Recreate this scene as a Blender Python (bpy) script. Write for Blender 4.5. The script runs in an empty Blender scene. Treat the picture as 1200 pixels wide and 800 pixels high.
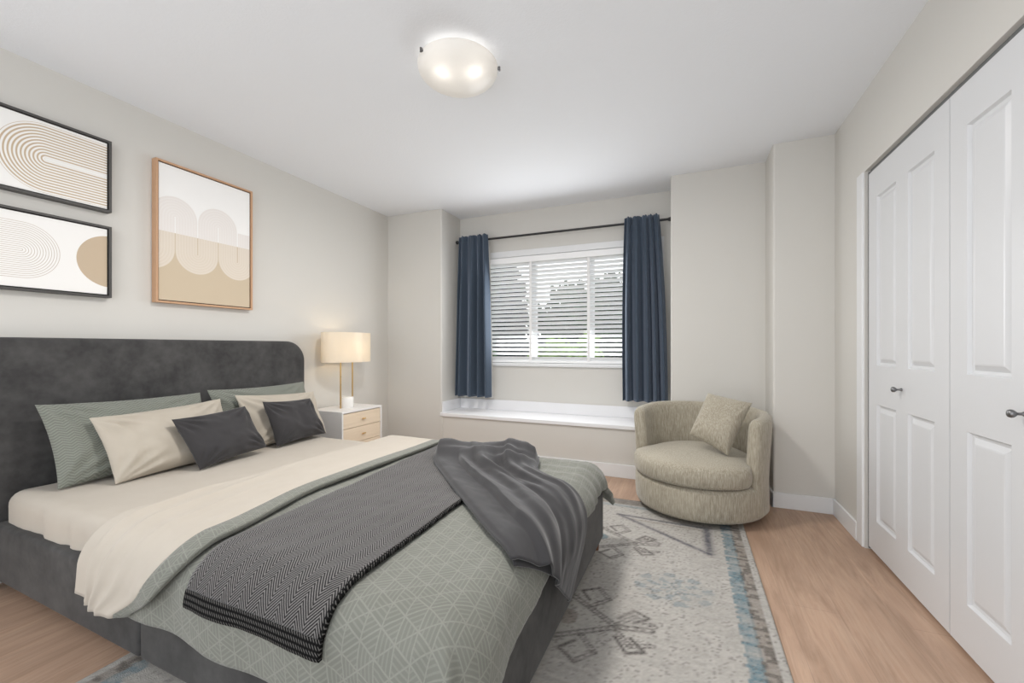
import bpy, bmesh, math, random
import numpy as np
from mathutils import Vector, Matrix, noise

# ------------------------------------------------------------------ camera, world, light, exposure
S = bpy.context.scene
COL = S.collection
CAM_H, YAW, FPX = 1.0731, 0.3961, 488.4
cam_d = bpy.data.cameras.new('camera')
cam_d.sensor_width = 36.0
cam_d.lens = FPX / 1200 * 36
cam_d.shift_y = 6.7 / 1200
cam_d.clip_start = 0.02
cam = bpy.data.objects.new('camera', cam_d)
COL.objects.link(cam)
cam.location = (0, 0, CAM_H)
cam.rotation_euler = (math.pi / 2, 0, YAW)
S.camera = cam

S.view_settings.view_transform = 'Standard'
S.view_settings.look = 'None'
S.view_settings.gamma = 1
S.view_settings.use_curve_mapping = False
S.view_settings.exposure = 0.66

W = bpy.data.worlds.new('sky'); S.world = W
W.use_nodes = True
wn = W.node_tree
bg = wn.nodes['Background']
bg.inputs['Color'].default_value = (0.955, 0.975, 1.0, 1)
bg.inputs['Strength'].default_value = 1.28
def area(name, loc, rot, sx, sy, power, color):
    d = bpy.data.lights.new(name, 'AREA'); d.shape = 'RECTANGLE'; d.size = sx; d.size_y = sy; d.energy = power; d.color = color
    o = bpy.data.objects.new(name, d); COL.objects.link(o); o.location = loc; o.rotation_euler = rot
    return o
# daylight entering through the window opening
area('window_daylight', (-1.17, 3.85, 1.45), (-math.radians(80), 0, 0), 1.25, .95, 13, (.97, .985, 1.0))
S.cycles.max_bounces = 10
S.cycles.diffuse_bounces = 6
S.cycles.transparent_max_bounces = 12
S.cycles.sample_clamp_indirect = 6

# ------------------------------------------------------------------ helpers
def link(o, parent=None):
    COL.objects.link(o)
    if parent is not None:
        o.parent = parent
    return o

def tag(o, label=None, cat=None, group=None, kind=None):
    if label: o['label'] = label
    if cat: o['category'] = cat
    if group: o['group'] = group
    if kind: o['kind'] = kind
    return o

def thing(name, label, cat, loc=(0, 0, 0), rz=0.0, group=None, kind=None):
    o = bpy.data.objects.new(name, None)
    o.empty_display_size = 0.05
    link(o); o.location = loc; o.rotation_euler = (0, 0, rz)
    return tag(o, label, cat, group, kind)

def mesh_obj(name, verts, faces, mat, parent=None, smooth=True, uv=None):
    me = bpy.data.meshes.new(name)
    me.from_pydata([tuple(v) for v in verts], [], faces)
    if uv is not None:
        L = me.uv_layers.new(name='UVMap')
        for lp in me.loops:
            L.data[lp.index].uv = uv[lp.vertex_index]
    me.update()
    if smooth:
        for p in me.polygons: p.use_smooth = True
    if mat: me.materials.append(mat)
    o = bpy.data.objects.new(name, me)
    return link(o, parent)

def obj(name, bm, mat, parent=None, smooth=False, loc=None, auto=None):
    bmesh.ops.recalc_face_normals(bm, faces=bm.faces[:])
    me = bpy.data.meshes.new(name)
    bm.to_mesh(me); bm.free()
    if smooth:
        for p in me.polygons: p.use_smooth = True
    if auto is not None:
        try: me.set_sharp_from_angle(angle=auto)
        except Exception: pass
    if mat: me.materials.append(mat)
    o = bpy.data.objects.new(name, me)
    link(o, parent)
    if loc: o.location = loc
    return o

def box(bm, x0, x1, y0, y1, z0, z1, bev=0.0, seg=2):
    r = bmesh.ops.create_cube(bm, size=1.0)
    vs = r['verts']
    for v in vs:
        v.co = Vector((x0 + (v.co.x + .5) * (x1 - x0), y0 + (v.co.y + .5) * (y1 - y0), z0 + (v.co.z + .5) * (z1 - z0)))
    if bev > 0:
        es = list({e for v in vs for e in v.link_edges})
        bmesh.ops.bevel(bm, geom=es, offset=bev, segments=seg, profile=0.5, affect='EDGES')
    return bm

def cyl(bm, p0, p1, r0, r1=None, n=20):
    p0 = Vector(p0); p1 = Vector(p1); r1 = r0 if r1 is None else r1
    d = p1 - p0
    m = Matrix.Translation((p0 + p1) / 2) @ d.to_track_quat('Z', 'Y').to_matrix().to_4x4()
    bmesh.ops.create_cone(bm, cap_ends=True, segments=n, radius1=r0, radius2=r1, depth=d.length, matrix=m)
    return bm

def lathe(bm, prof, n=40, sx=1.0, sy=1.0, cx=0, cy=0, closed=False):
    rings = []
    for r, z in prof:
        if r < 1e-6:
            rings.append([bm.verts.new((cx, cy, z))])
        else:
            rings.append([bm.verts.new((cx + r * sx * math.cos(2 * math.pi * k / n), cy + r * sy * math.sin(2 * math.pi * k / n), z)) for k in range(n)])
    prs = list(zip(rings[:-1], rings[1:]))
    if closed: prs.append((rings[-1], rings[0]))
    for a, b in prs:
        for k in range(n):
            k2 = (k + 1) % n
            if len(a) == 1 and len(b) == 1: continue
            if len(a) == 1: bm.faces.new((a[0], b[k], b[k2]))
            elif len(b) == 1: bm.faces.new((a[k], a[k2], b[0]))
            else: bm.faces.new((a[k], a[k2], b[k2], b[k]))
    return bm

def grid_faces(nu, nv, off=0):
    return [(off + i * nv + j, off + (i + 1) * nv + j, off + (i + 1) * nv + j + 1, off + i * nv + j + 1) for i in range(nu - 1) for j in range(nv - 1)]

def solid(o, t, offset=-1.0, sub=0):
    m = o.modifiers.new('solidify', 'SOLIDIFY'); m.thickness = t; m.offset = offset
    if sub:
        s = o.modifiers.new('subsurf', 'SUBSURF'); s.levels = sub; s.render_levels = sub
    return o

def sstep(a, b, x):
    t = max(0.0, min(1.0, (x - a) / (b - a)))
    return t * t * (3 - 2 * t)

def fbm(x, y, z=0.0, o=3):
    v = 0; a = 1.0
    for k in range(o):
        v += a * noise.noise(Vector((x, y, z + 7.3 * k))); x *= 2.1; y *= 2.1; a *= .5
    return v

# ------------------------------------------------------------------ materials
class NT:
    def __init__(s, name):
        s.m = bpy.data.materials.new(name); s.m.use_nodes = True
        s.t = s.m.node_tree; s.b = s.t.nodes['Principled BSDF']
    def new(s, typ, **kw):
        n = s.t.nodes.new(typ)
        for k, v in kw.items(): setattr(n, k, v)
        return n
    def put(s, sock, v):
        if hasattr(v, 'node'): s.t.links.new(v, sock)
        elif v is not None: sock.default_value = v
    def math(s, op, a, b=None, c=None, clamp=False):
        n = s.new('ShaderNodeMath', operation=op, use_clamp=clamp)
        s.put(n.inputs[0], a)
        if b is not None: s.put(n.inputs[1], b)
        if c is not None: s.put(n.inputs[2], c)
        return n.outputs[0]
    def coord(s, which='Object'):
        return s.new('ShaderNodeTexCoord').outputs[which]
    def xyz(s, vec):
        n = s.new('ShaderNodeSeparateXYZ'); s.put(n.inputs[0], vec); return n.outputs
    def mapping(s, vec, scale=(1, 1, 1), rot=(0, 0, 0), loc=(0, 0, 0)):
        n = s.new('ShaderNodeMapping'); s.put(n.inputs[0], vec)
        n.inputs['Scale'].default_value = scale; n.inputs['Rotation'].default_value = rot; n.inputs['Location'].default_value = loc
        return n.outputs[0]
    def noise(s, vec, scale=5, detail=3, rough=.5):
        n = s.new('ShaderNodeTexNoise'); s.put(n.inputs['Vector'], vec)
        n.inputs['Scale'].default_value = scale; n.inputs['Detail'].default_value = detail; n.inputs['Roughness'].default_value = rough
        return n.outputs[0]
    def mix(s, fac, a, b, mode='MIX'):
        n = s.new('ShaderNodeMix', data_type='RGBA', blend_type=mode)
        s.put(n.inputs[0], fac)
        s.put(n.inputs[6], a if hasattr(a, 'node') else (*a, 1)); s.put(n.inputs[7], b if hasattr(b, 'node') else (*b, 1))
        return n.outputs[2]
    def ramp(s, fac, stops):
        n = s.new('ShaderNodeValToRGB'); s.put(n.inputs[0], fac)
        e = n.color_ramp.elements
        while len(e) < len(stops): e.new(.5)
        for k, (p, c) in enumerate(stops):
            e[k].position = p; e[k].color = (*c, 1)
        return n.outputs[0]
    def remap(s, v, a, b, c=0.0, d=1.0):
        n = s.new('ShaderNodeMapRange'); s.put(n.inputs[0], v)
        for k, q in enumerate((a, b, c, d)): n.inputs[k + 1].default_value = q
        return n.outputs[0]
    def bump(s, h, strength=.3, dist=.01):
        n = s.new('ShaderNodeBump'); s.put(n.inputs['Height'], h)
        n.inputs['Strength'].default_value = strength; n.inputs['Distance'].default_value = dist
        s.t.links.new(n.outputs[0], s.b.inputs['Normal'])
    def set(s, color=None, rough=.5, metal=0.0, spec=None, sheen=None, sheen_tint=None):
        if color is not None: s.put(s.b.inputs['Base Color'], color if hasattr(color, 'node') else (*color, 1))
        s.put(s.b.inputs['Roughness'], rough); s.b.inputs['Metallic'].default_value = metal
        if spec is not None: s.b.inputs['Specular IOR Level'].default_value = spec
        if sheen: s.b.inputs['Sheen Weight'].default_value = sheen; s.b.inputs['Sheen Roughness'].default_value = .45
        if sheen_tint: s.b.inputs['Sheen Tint'].default_value = (*sheen_tint, 1)
        return s.m

def paint(name, c, rough=.55, var=.03, bscale=180, bstr=.06, spec=.3):
    n = NT(name); v = n.coord()
    f = n.noise(v, 1.7, 2)
    col = n.mix(f, tuple(x * (1 - var) for x in c), tuple(min(1, x * (1 + var)) for x in c))
    if bstr: n.bump(n.noise(v, bscale, 2), bstr, .004)
    return n.set(col, rough, spec=spec)

def metal(name, c, rough=.3):
    n = NT(name); v = n.coord()
    return n.set(c, n.remap(n.noise(v, 60, 2), 0, 1, rough * .8, rough * 1.2), 1.0)

def cloth(name, c1, c2, rough=.9, scale=500, sheen=.25, bstr=.15):
    n = NT(name); v = n.coord()
    f = n.noise(v, 9, 4, .6)
    col = n.mix(f, c1, c2)
    h = n.noise(v, scale, 2)
    n.bump(h, bstr, .003)
    return n.set(col, rough, spec=.15, sheen=sheen)

M = {}
M['wall'] = paint('wall_paint', (.655, .64, .605), .7, .015, 260, .08)
M['ceiling'] = paint('ceiling_paint', (.82, .84, .872), .8, .01, 90, .25)
M['white'] = paint('white_trim_paint', (.78, .79, .80), .38, .01, 120, .02, .4)
M['door'] = paint('white_door_paint', (.68, .69, .705), .32, .01, 90, .05, .45)
M['bench'] = paint('white_bench_paint', (.82, .825, .845), .45, .01, 90, .03)
M['steel'] = metal('satin_nickel', (.22, .22, .225), .36)
M['dark_gap'] = paint('dark_track_and_gap', (.16, .165, .17), .5, .05, 80, 0)
M['black_metal'] = paint('black_rod_metal', (.018, .017, .018), .4, .1, 80, 0, .5)
M['brass'] = metal('brushed_brass', (.68, .46, .20), .3)

def m_floor():
    n = NT('oak_planks'); v = n.coord()
    r = n.mapping(v, rot=(0, 0, math.pi / 2))
    br = n.new('ShaderNodeTexBrick'); n.put(br.inputs['Vector'], r)
    br.offset = .37; br.inputs['Scale'].default_value = 1.0
    br.inputs['Mortar Size'].default_value = .0012; br.inputs['Mortar Smooth'].default_value = .2
    br.inputs['Brick Width'].default_value = 1.5; br.inputs['Row Height'].default_value = .19
    br.inputs['Bias'].default_value = 0
    br.inputs['Color1'].default_value = (.45, .298, .21, 1); br.inputs['Color2'].default_value = (.545, .365, .262, 1); br.inputs['Mortar'].default_value = (.33, .22, .16, 1)
    st = n.mapping(v, scale=(14, 1.1, 1))
    g1 = n.noise(n.mapping(v, scale=(9, 1.0, 1)), 1.5, 6, .66); g1.node.inputs['Distortion'].default_value = 1.6
    g2 = n.noise(n.mapping(v, scale=(90, 5, 1)), 1.0, 3, .6)
    wob = n.noise(n.mapping(v, scale=(3.2, .9, 1)), 1.3, 3)
    col = n.mix(n.remap(g1, .34, .60), n.mix(.75, br.outputs[0], (.31, .20, .137)), br.outputs[0])
    col = n.mix(n.math('MULTIPLY', n.remap(g2, .35, .75), .40), col, (.60, .45, .345))
    col = n.mix(n.math('MULTIPLY', n.remap(wob, .46, .66), .62), col, (.335, .22, .155))
    n.bump(n.math('ADD', n.math('MULTIPLY', g2, .4), br.outputs[1]), .12, .002)
    return n.set(col, .45, spec=.35)
M['floor'] = m_floor()

def m_velvet():
    n = NT('charcoal_velvet'); v = n.coord()
    f = n.noise(v, 5.5, 4, .6); f2 = n.noise(v, 24, 3, .55)
    k = n.math('ADD', n.math('MULTIPLY', n.remap(f, .32, .68), .65), n.math('MULTIPLY', n.remap(f2, .3, .7), .35))
    col = n.mix(k, (.036, .0355, .036), (.088, .086, .085))
    n.bump(n.noise(v, 420, 2), .1, .002)
    return n.set(col, .8, spec=.12, sheen=.14, sheen_tint=(.8, .78, .76))
M['velvet'] = m_velvet()

def sage_pattern(n, cs, base1, base2, line, uv=None, amt=.75):
    """light woven lattice of triangles with nested chevrons, on the cloth's own metres"""
    uv = n.coord('UV') if uv is None else uv
    x = n.xyz(uv)
    h = cs
    def fam(ang):
        d = n.math('ADD', n.math('MULTIPLY', x[0], math.cos(ang) / h), n.math('MULTIPLY', x[1], math.sin(ang) / h))
        fr = n.math('FRACT', d)
        return d, n.math('MINIMUM', fr, n.math('SUBTRACT', 1.0, fr))
    fams = [fam(a) for a in (math.radians(8), math.radians(68), math.radians(128))]
    dmin = n.math('MINIMUM', n.math('MINIMUM', fams[0][1], fams[1][1]), fams[2][1])
    main = n.remap(dmin, .02, .06, 1, 0)
    # inner chevrons: in each strip lines run along one family only
    idx = n.math('MODULO', n.math('ADD', n.math('FLOOR', fams[0][0]), n.math('ADD', n.math('MULTIPLY', n.math('FLOOR', fams[1][0]), 2.0), 300.0)), 3.0)
    def fine(k):
        w = n.math('PINGPONG', n.math('MULTIPLY', fams[k][0], 4.0), .5)
        return n.remap(w, .1, .25, 1, 0)
    s0 = n.math('LESS_THAN', idx, .5); s2 = n.math('GREATER_THAN', idx, 1.5)
    s1 = n.math('SUBTRACT', 1.0, n.math('ADD', s0, s2))
    fsum = n.math('ADD', n.math('ADD', n.math('MULTIPLY', s0, fine(1)), n.math('MULTIPLY', s1, fine(2))), n.math('MULTIPLY', s2, fine(0)))
    k = n.math('MAXIMUM', main, n.math('MULTIPLY', fsum, .62))
    wv = n.noise(n.mapping(uv, scale=(420, 420, 1)), 1, 2)
    k = n.math('MULTIPLY', k, n.remap(wv, .2, .7, .45, 1), clamp=True)
    base = n.mix(n.noise(uv, 6, 3), base1, base2)
    col = n.mix(n.math('MULTIPLY', k, amt), base, line)
    return col, k, wv

def m_sage(name, cs=.047, amt=.52, uv=None):
    n = NT(name)
    col, k, wv = sage_pattern(n, cs, (.155, .160, .138), (.195, .199, .176), (.315, .318, .282), amt=amt)
    cr = n.noise(n.mapping(n.coord('UV'), scale=(16, 55, 1)), 1, 3)
    n.bump(n.math('ADD', n.math('ADD', n.math('MULTIPLY', wv, .35), n.math('MULTIPLY', k, .3)), n.math('MULTIPLY', cr, .8)), .3, .004)
    return n.set(col, .9, spec=.12, sheen=.2)
M['sage'] = m_sage('sage_jacquard')
M['sage_fine'] = m_sage('sage_jacquard_fine', .03, .55)
M['cream'] = cloth('cream_cotton', (.455, .41, .35), (.50, .455, .395), .85, 600, .15, .08)
M['cream_pillow'] = cloth('cream_pillow_cotton', (.43, .385, .32), (.49, .445, .38), .85, 600, .15, .08)
M['graphite'] = cloth('graphite_sateen', (.036, .035, .037), (.048, .0465, .049), .8, 700, .25, .06)
M['graphite_pillow'] = cloth('graphite_cushion_cloth', (.040, .038, .040), (.052, .050, .052), .85, 700, .2, .1)

def m_zigzag():
    n = NT('sage_zigzag_weave'); uv = n.coord('UV'); x = n.xyz(uv)
    tri = n.math('PINGPONG', n.math('ADD', x[0], n.math('MULTIPLY', n.noise(uv, 9, 2), .012)), .021)
    ph = n.math('ADD', x[1], n.math('MULTIPLY', tri, .62))
    w = n.math('PINGPONG', n.math('MULTIPLY', ph, 1 / .0125), .5)
    k = n.remap(w, .16, .34)
    nz = n.noise(n.mapping(uv, scale=(420, 420, 1)), 1, 2)
    k = n.math('MULTIPLY', k, n.remap(nz, .25, .6, .3, 1), clamp=True)
    col = n.mix(n.math('MULTIPLY', k, .6), (.17, .182, .155), (.315, .325, .29))
    n.bump(n.math('ADD', k, n.math('MULTIPLY', nz, .5)), .4, .004)
    return n.set(col, .9, spec=.12, sheen=.2)
M['sage_zig'] = m_zigzag()

def m_herring():
    n = NT('herringbone_wool'); uv = n.coord('UV'); x = n.xyz(uv)
    cw = .034
    tri = n.math('PINGPONG', x[0], cw)
    ph = n.math('ADD', x[1], n.math('MULTIPLY', tri, 1.15))
    w = n.math('PINGPONG', n.math('MULTIPLY', ph, 1 / .0095), .5)
    k = n.remap(w, .17, .33)
    nz = n.noise(n.mapping(uv, scale=(500, 500, 1)), 1, 2)
    k = n.math('MULTIPLY', k, n.remap(nz, .3, .6, .5, 1), clamp=True)
    col = n.mix(k, (.012, .0115, .012), (.21, .20, .195))
    n.bump(n.math('ADD', k, nz), .35, .003)
    return n.set(col, .95, spec=.08, sheen=.2)
M['herring'] = m_herring()

def m_trim_yarn():
    n = NT('dark_yarn_edge'); uv = n.coord('UV'); x = n.xyz(uv)
    w = n.math('PINGPONG', n.math('MULTIPLY', n.math('ADD', x[0], x[1]), 1 / .009), .5)
    w2 = n.math('PINGPONG', n.math('MULTIPLY', x[1], 1 / .012), .5)
    k = n.math('MULTIPLY', n.remap(w, .25, .4), n.remap(w2, .12, .3))
    n.bump(k, .5, .004)
    return n.set(n.mix(k, (.008, .008, .008), (.13, .125, .12)), .95, spec=.05)
M['yarn'] = m_trim_yarn()

def m_tweed():
    n = NT('oatmeal_chenille'); v = n.coord()
    st = n.noise(n.mapping(v, scale=(170, 170, 16)), 1, 3, .6)
    st2 = n.noise(n.mapping(v, scale=(260, 260, 60)), 1, 2)
    big = n.noise(v, 5, 3)
    k = n.math('ADD', n.math('MULTIPLY', n.remap(st, .25, .75), .65), n.math('MULTIPLY', st2, .35))
    col = n.ramp(k, [(.2, (.26, .23, .175)), (.5, (.37, .335, .265)), (.8, (.50, .46, .38))])
    col = n.mix(n.math('MULTIPLY', n.remap(big, .45, .7), .25), col, (.52, .475, .385))
    n.bump(k, .35, .004)
    return n.set(col, .9, spec=.1, sheen=.3)
M['tweed'] = m_tweed()

def m_curtain():
    n = NT('navy_curtain_cloth'); v = n.coord()
    f = n.noise(n.mapping(v, scale=(500, 500, 500)), 1, 2)
    col = n.mix(f, (.045, .063, .090), (.070, .094, .128))
    n.bump(f, .08, .002)
    return n.set(col, .75, spec=.2, sheen=.4, sheen_tint=(.7, .8, 1))
M['curtain'] = m_curtain()
M['lining'] = cloth('white_lining', (.72, .71, .68), (.78, .77, .74), .9, 500, .1)
M['slat'] = paint('white_blind_slat', (.92, .925, .93), .4, .01, 60, 0)
M['tape'] = cloth('white_ladder_tape', (.82, .82, .82), (.88, .88, .88), .9, 600, 0)
M['walnut'] = paint('brown_leg_wood', (.20, .085, .045), .45, .25, 60, .05)
M['plinth'] = paint('black_plinth', (.02, .02, .02), .6, .1, 60, 0)
M['marble'] = paint('white_marble', (.86, .85, .83), .25, .03, 20, 0, .5)
M['ns_body'] = paint('white_lacquer', (.80, .79, .78), .4, .01, 60, 0)
def m_lightwood():
    n = NT('pale_oak'); v = n.coord()
    g = n.noise(n.mapping(v, scale=(20, 1.2, 24)), 2.0, 4, .6)
    n.bump(g, .05, .002)
    return n.set(n.mix(n.remap(g, .3, .7), (.74, .61, .46), (.82, .69, .53)), .5)
M['pale_oak'] = m_lightwood()
def m_framewood():
    n = NT('tan_frame_oak'); v = n.coord()
    g = n.noise(n.mapping(v, scale=(30, 30, 2)), 2.0, 4, .6)
    return n.set(n.mix(g, (.50, .29, .165), (.60, .37, .225)), .5)
M['frame_oak'] = m_framewood()
M['frame_black'] = paint('black_frame', (.075, .072, .07), .45, .1, 60, 0)
M['frame_lip'] = paint('black_lip', (.008, .007, .006), .6, .1, 60, 0)

def m_glass():
    n = NT('window_glass')
    t = n.new('ShaderNodeBsdfTransparent'); g = n.new('ShaderNodeBsdfGlossy'); g.inputs['Roughness'].default_value = .02
    mx = n.new('ShaderNodeMixShader'); mx.inputs[0].default_value = .02
    n.t.links.new(t.outputs[0], mx.inputs[1]); n.t.links.new(g.outputs[0], mx.inputs[2])
    n.t.links.new(mx.outputs[0], n.t.nodes['Material Output'].inputs[0])
    return n.m
M['glass'] = m_glass()

def m_translucent(name, c, tr=.6, emis=0.0, emis_c=(1, .8, .5)):
    n = NT(name); v = n.coord()
    n.b.inputs['Base Color'].default_value = (*c, 1); n.b.inputs['Roughness'].default_value = .3
    t = n.new('ShaderNodeBsdfTranslucent'); t.inputs[0].default_value = (*c, 1)
    mx = n.new('ShaderNodeMixShader'); mx.inputs[0].default_value = tr
    n.t.links.new(n.b.outputs[0], mx.inputs[1]); n.t.links.new(t.outputs[0], mx.inputs[2])
    n.t.links.new(mx.outputs[0], n.t.nodes['Material Output'].inputs[0])
    n.bump(n.noise(v, 40, 3), .1, .003)
    if emis:
        n.b.inputs['Emission Color'].default_value = (*emis_c, 1); n.b.inputs['Emission Strength'].default_value = emis
    return n.m
M['bowl'] = m_translucent('alabaster_glass', (.95, .935, .91), .55)
M['shade'] = m_translucent('linen_shade', (.90, .85, .76), .5)
def m_emit(name, c, s):
    n = NT(name); n.b.inputs['Base Color'].default_value = (*c, 1)
    n.b.inputs['Emission Color'].default_value = (*c, 1); n.b.inputs['Emission Strength'].default_value = s
    return n.m
M['bulb_cool'] = m_emit('lit_bulb', (1, .97, .93), 2.3)
M['bulb_warm'] = m_emit('lit_warm_bulb', (1, .78, .50), 20)

# ------------------------------------------------------------------ the room
XL, XR, H = -2.887, 0.8805, 2.44
YB = -0.55                                   # the room stays open behind the viewer
Y_STUB, Y_WIN, Y_SEG, Y_PIL = 3.53, 3.897, 3.56, 3.27
X_ST, X_SEG, X_PIL = -2.231, -0.115, 0.54
OUT = 4.05
WX0, WX1, WZ0, WZ1 = -2.07, -0.24, 0.915, 1.985      # window opening

def struct(name, bm, mat, label, cat, parent=None, smooth=False):
    o = obj(name, bm, mat, parent, smooth)
    tag(o, label, cat, kind='structure')
    return o

bm = bmesh.new(); box(bm, XL - .15, XR + .15, YB, OUT, -.08, 0)
struct('floor', bm, M['floor'], 'light brown oak plank floor under bed, rug and chair', 'floor')
bm = bmesh.new(); box(bm, XL - .15, XR + .15, YB, OUT, H, H + .1)
struct('ceiling', bm, M['ceiling'], 'plain white ceiling with a single dome light', 'ceiling')
bm = bmesh.new(); box(bm, XL - .12, XL, YB, OUT, 0, H)
struct('wall_left', bm, M['wall'], 'beige wall behind the headboard with three framed pictures', 'wall')

bm = bmesh.new()
box(bm, X_ST - .02, X_SEG + .02, Y_WIN, OUT, 0, WZ0)
box(bm, X_ST - .02, X_SEG + .02, Y_WIN, OUT, WZ1, H)
box(bm, X_ST - .02, WX0, Y_WIN, OUT, WZ0, WZ1)
box(bm, WX1, X_SEG + .02, Y_WIN, OUT, WZ0, WZ1)
struct('wall_back', bm, M['wall'], 'beige window wall at the back of the bench recess', 'wall')

def column_box(name, x0, x1, y0, label, ex):
    bm = bmesh.new(); box(bm, x0, x1, y0, OUT - .01, 0, H)
    es = [e for e in bm.edges if abs(e.verts[0].co.x - e.verts[1].co.x) < 1e-5 and abs(e.verts[0].co.y - y0) < 1e-5
          and abs(e.verts[1].co.y - y0) < 1e-5 and abs(e.verts[0].co.x - ex) < 1e-5]
    bmesh.ops.bevel(bm, geom=es, offset=.014, segments=4, profile=.5, affect='EDGES')
    return struct(name, bm, M['wall'], label, 'wall', smooth=False)
column_box('wall_back_left', XL - .01, X_ST, Y_STUB, 'beige wall stub between nightstand corner and bench recess', X_ST)
column_box('wall_back_right', X_SEG, X_PIL + .02, Y_SEG, 'beige wall segment behind the swivel chair', X_SEG)
column_box('wall_back_pillar', X_PIL, XR + .01, Y_PIL, 'beige projecting wall pillar beside the closet wall', X_PIL)

DY0, DY1, DH = 1.29, 2.785, 2.0
bm = bmesh.new()
box(bm, XR, XR + .07, DY1, OUT, 0, H)
box(bm, XR, XR + .07, YB, DY0, 0, H)
box(bm, XR, XR + .07, DY0, DY1, DH + .012, H)
box(bm, XR + .07, XR + .13, YB, OUT, 0, H)
struct('wall_right', bm, M['wall'], 'beige closet wall around the white bifold doors', 'wall')

def base_run(name, pts, label):
    """white baseboard along a polyline; the board stands on its room side (to the left of travel)"""
    bm = bmesh.new()
    t, hgt = .013, .102
    for (ax, ay, bx, by, nx, ny) in pts:
        x0, x1 = sorted((ax, bx)); y0, y1 = sorted((ay, by))
        if nx: x0, x1 = sorted((ax, ax + nx * t))
        if ny: y0, y1 = sorted((ay, ay + ny * t))
        box(bm, x0, x1, y0, y1, 0, hgt, .003, 2)
    return struct(name, bm, M['white'], label, 'baseboard')
base_run('baseboard_left', [(XL, YB, XL, Y_STUB, 1, 0)], 'white baseboard along the wall behind the bed')
base_run('baseboard_back_left', [(XL, Y_STUB, X_ST, Y_STUB, 0, -1)], 'white baseboard under the wall stub beside the recess')
base_run('baseboard_back_right', [(X_SEG, Y_SEG, X_PIL, Y_SEG, 0, -1)], 'white baseboard on the wall behind the chair')
base_run('baseboard_pillar', [(X_PIL - .013, Y_PIL, XR, Y_PIL, 0, -1), (X_PIL, Y_PIL - .013, X_PIL, Y_SEG, -1, 0)], 'white baseboard around the wall pillar foot')
base_run('baseboard_right', [(XR, DY1 + .086, XR, Y_PIL, -1, 0)], 'short white baseboard between pillar and closet')

# closet: jamb trim, track and two bifold doors
bm = bmesh.new(); box(bm, XR - .010, XR + .03, DY1 + .006, DY1 + .085, 0, DH + .012, .004)
struct('trim_1', bm, M['white'], 'white jamb strip at the edge of the closet opening', 'trim')
bm = bmesh.new(); box(bm, XR + .022, XR + .06, DY0, DY1 - .012, DH - .010, DH + .012)
box(bm, XR + .012, XR + .06, DY1 - .018, DY1 - .011, 0.01, DH)  # dark upright strip filling the gap between door edge and jamb
struct('trim_2', bm, M['dark_gap'], 'dark door track along the closet head and dark strip in the door-edge gap', 'trim')

def panel_door(name, y0, y1, label):
    t = thing(name, label, 'door', (XR + .012, (y0 + y1) / 2, 0), kind='structure')
    w = (y1 - y0) / 2
    zb, zt = .021, DH - .012
    bm = bmesh.new()
    cols = [(-w + .10, -.055), (.055, w - .10)]
    rows = [(.185, .782), (.978, 1.84)]
    ys = sorted({-w, w} | {c for p in cols for c in p}); zs = sorted({zb, zt} | {c for p in rows for c in p})
    V = {}
    def vert(x, y, z):
        k = (round(x, 5), round(y, 5), round(z, 5))
        if k not in V: V[k] = bm.verts.new(k)
        return V[k]
    def quad(a, b, c, d):
        bm.faces.new((vert(*a), vert(*b), vert(*c), vert(*d)))
    for i in range(len(ys) - 1):
        for j in range(len(zs) - 1):
            a, b, c, d = ys[i], ys[i + 1], zs[j], zs[j + 1]
            if (a, b) in cols and (c, d) in rows:
                steps = [(0, 0), (.006, .011), (.016, .013), (.034, .004), (.04, .003)]
                for (o1, d1), (o2, d2) in zip(steps[:-1], steps[1:]):
                    A = [(d1, a + o1, c + o1), (d1, b - o1, c + o1), (d1, b - o1, d - o1), (d1, a + o1, d - o1)]
                    B = [(d2, a + o2, c + o2), (d2, b - o2, c + o2), (d2, b - o2, d - o2), (d2, a + o2, d - o2)]
                    for k in range(4):
                        quad(A[k], A[(k + 1) % 4], B[(k + 1) % 4], B[k])
                o2, d2 = steps[-1]
                quad((d2, a + o2, c + o2), (d2, b - o2, c + o2), (d2, b - o2, d - o2), (d2, a + o2, d - o2))
            else:
                quad((0, a, c), (0, b, c), (0, b, d), (0, a, d))
    D = .032
    quad((D, -w, zb), (D, w, zb), (D, w, zt), (D, -w, zt))
    for i in range(len(ys) - 1):
        for z in (zb, zt): quad((0, ys[i], z), (0, ys[i + 1], z), (D, ys[i + 1], z), (D, ys[i], z)) if len(ys) == 2 else None
    for z in (zb, zt):
        bm.faces.new([vert(0, y, z) for y in ys] + [vert(D, w, z), vert(D, -w, z)])
    for y in (-w, w):
        bm.faces.new([vert(0, y, z) for z in zs] + [vert(D, y, zt), vert(D, y, zb)])
    obj('door_leaf', bm, M['door'], t)
    bm = bmesh.new()
    lathe(bm, [(0, 0), (.009, 0), (.0085, .004), (.005, .008), (.0045, .02), (.009, .024), (.0135, .030), (.0145, .036), (.012, .042), (.006, .045), (0, .0455)], 20)
    for v in bm.verts: v.co = Vector((-v.co.z * .85, v.co.y * .85, v.co.x * .85 + .882))
    tag(obj('door_knob', bm, M['steel'], t, True), 'small grey metal knob')
    return t
panel_door('door_1', 2.034, 2.770, 'white panelled bifold closet door next to the wall pillar')
panel_door('door_2', 1.294, 2.030, 'white panelled bifold closet door further from the pillar, cut by the frame')

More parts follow.
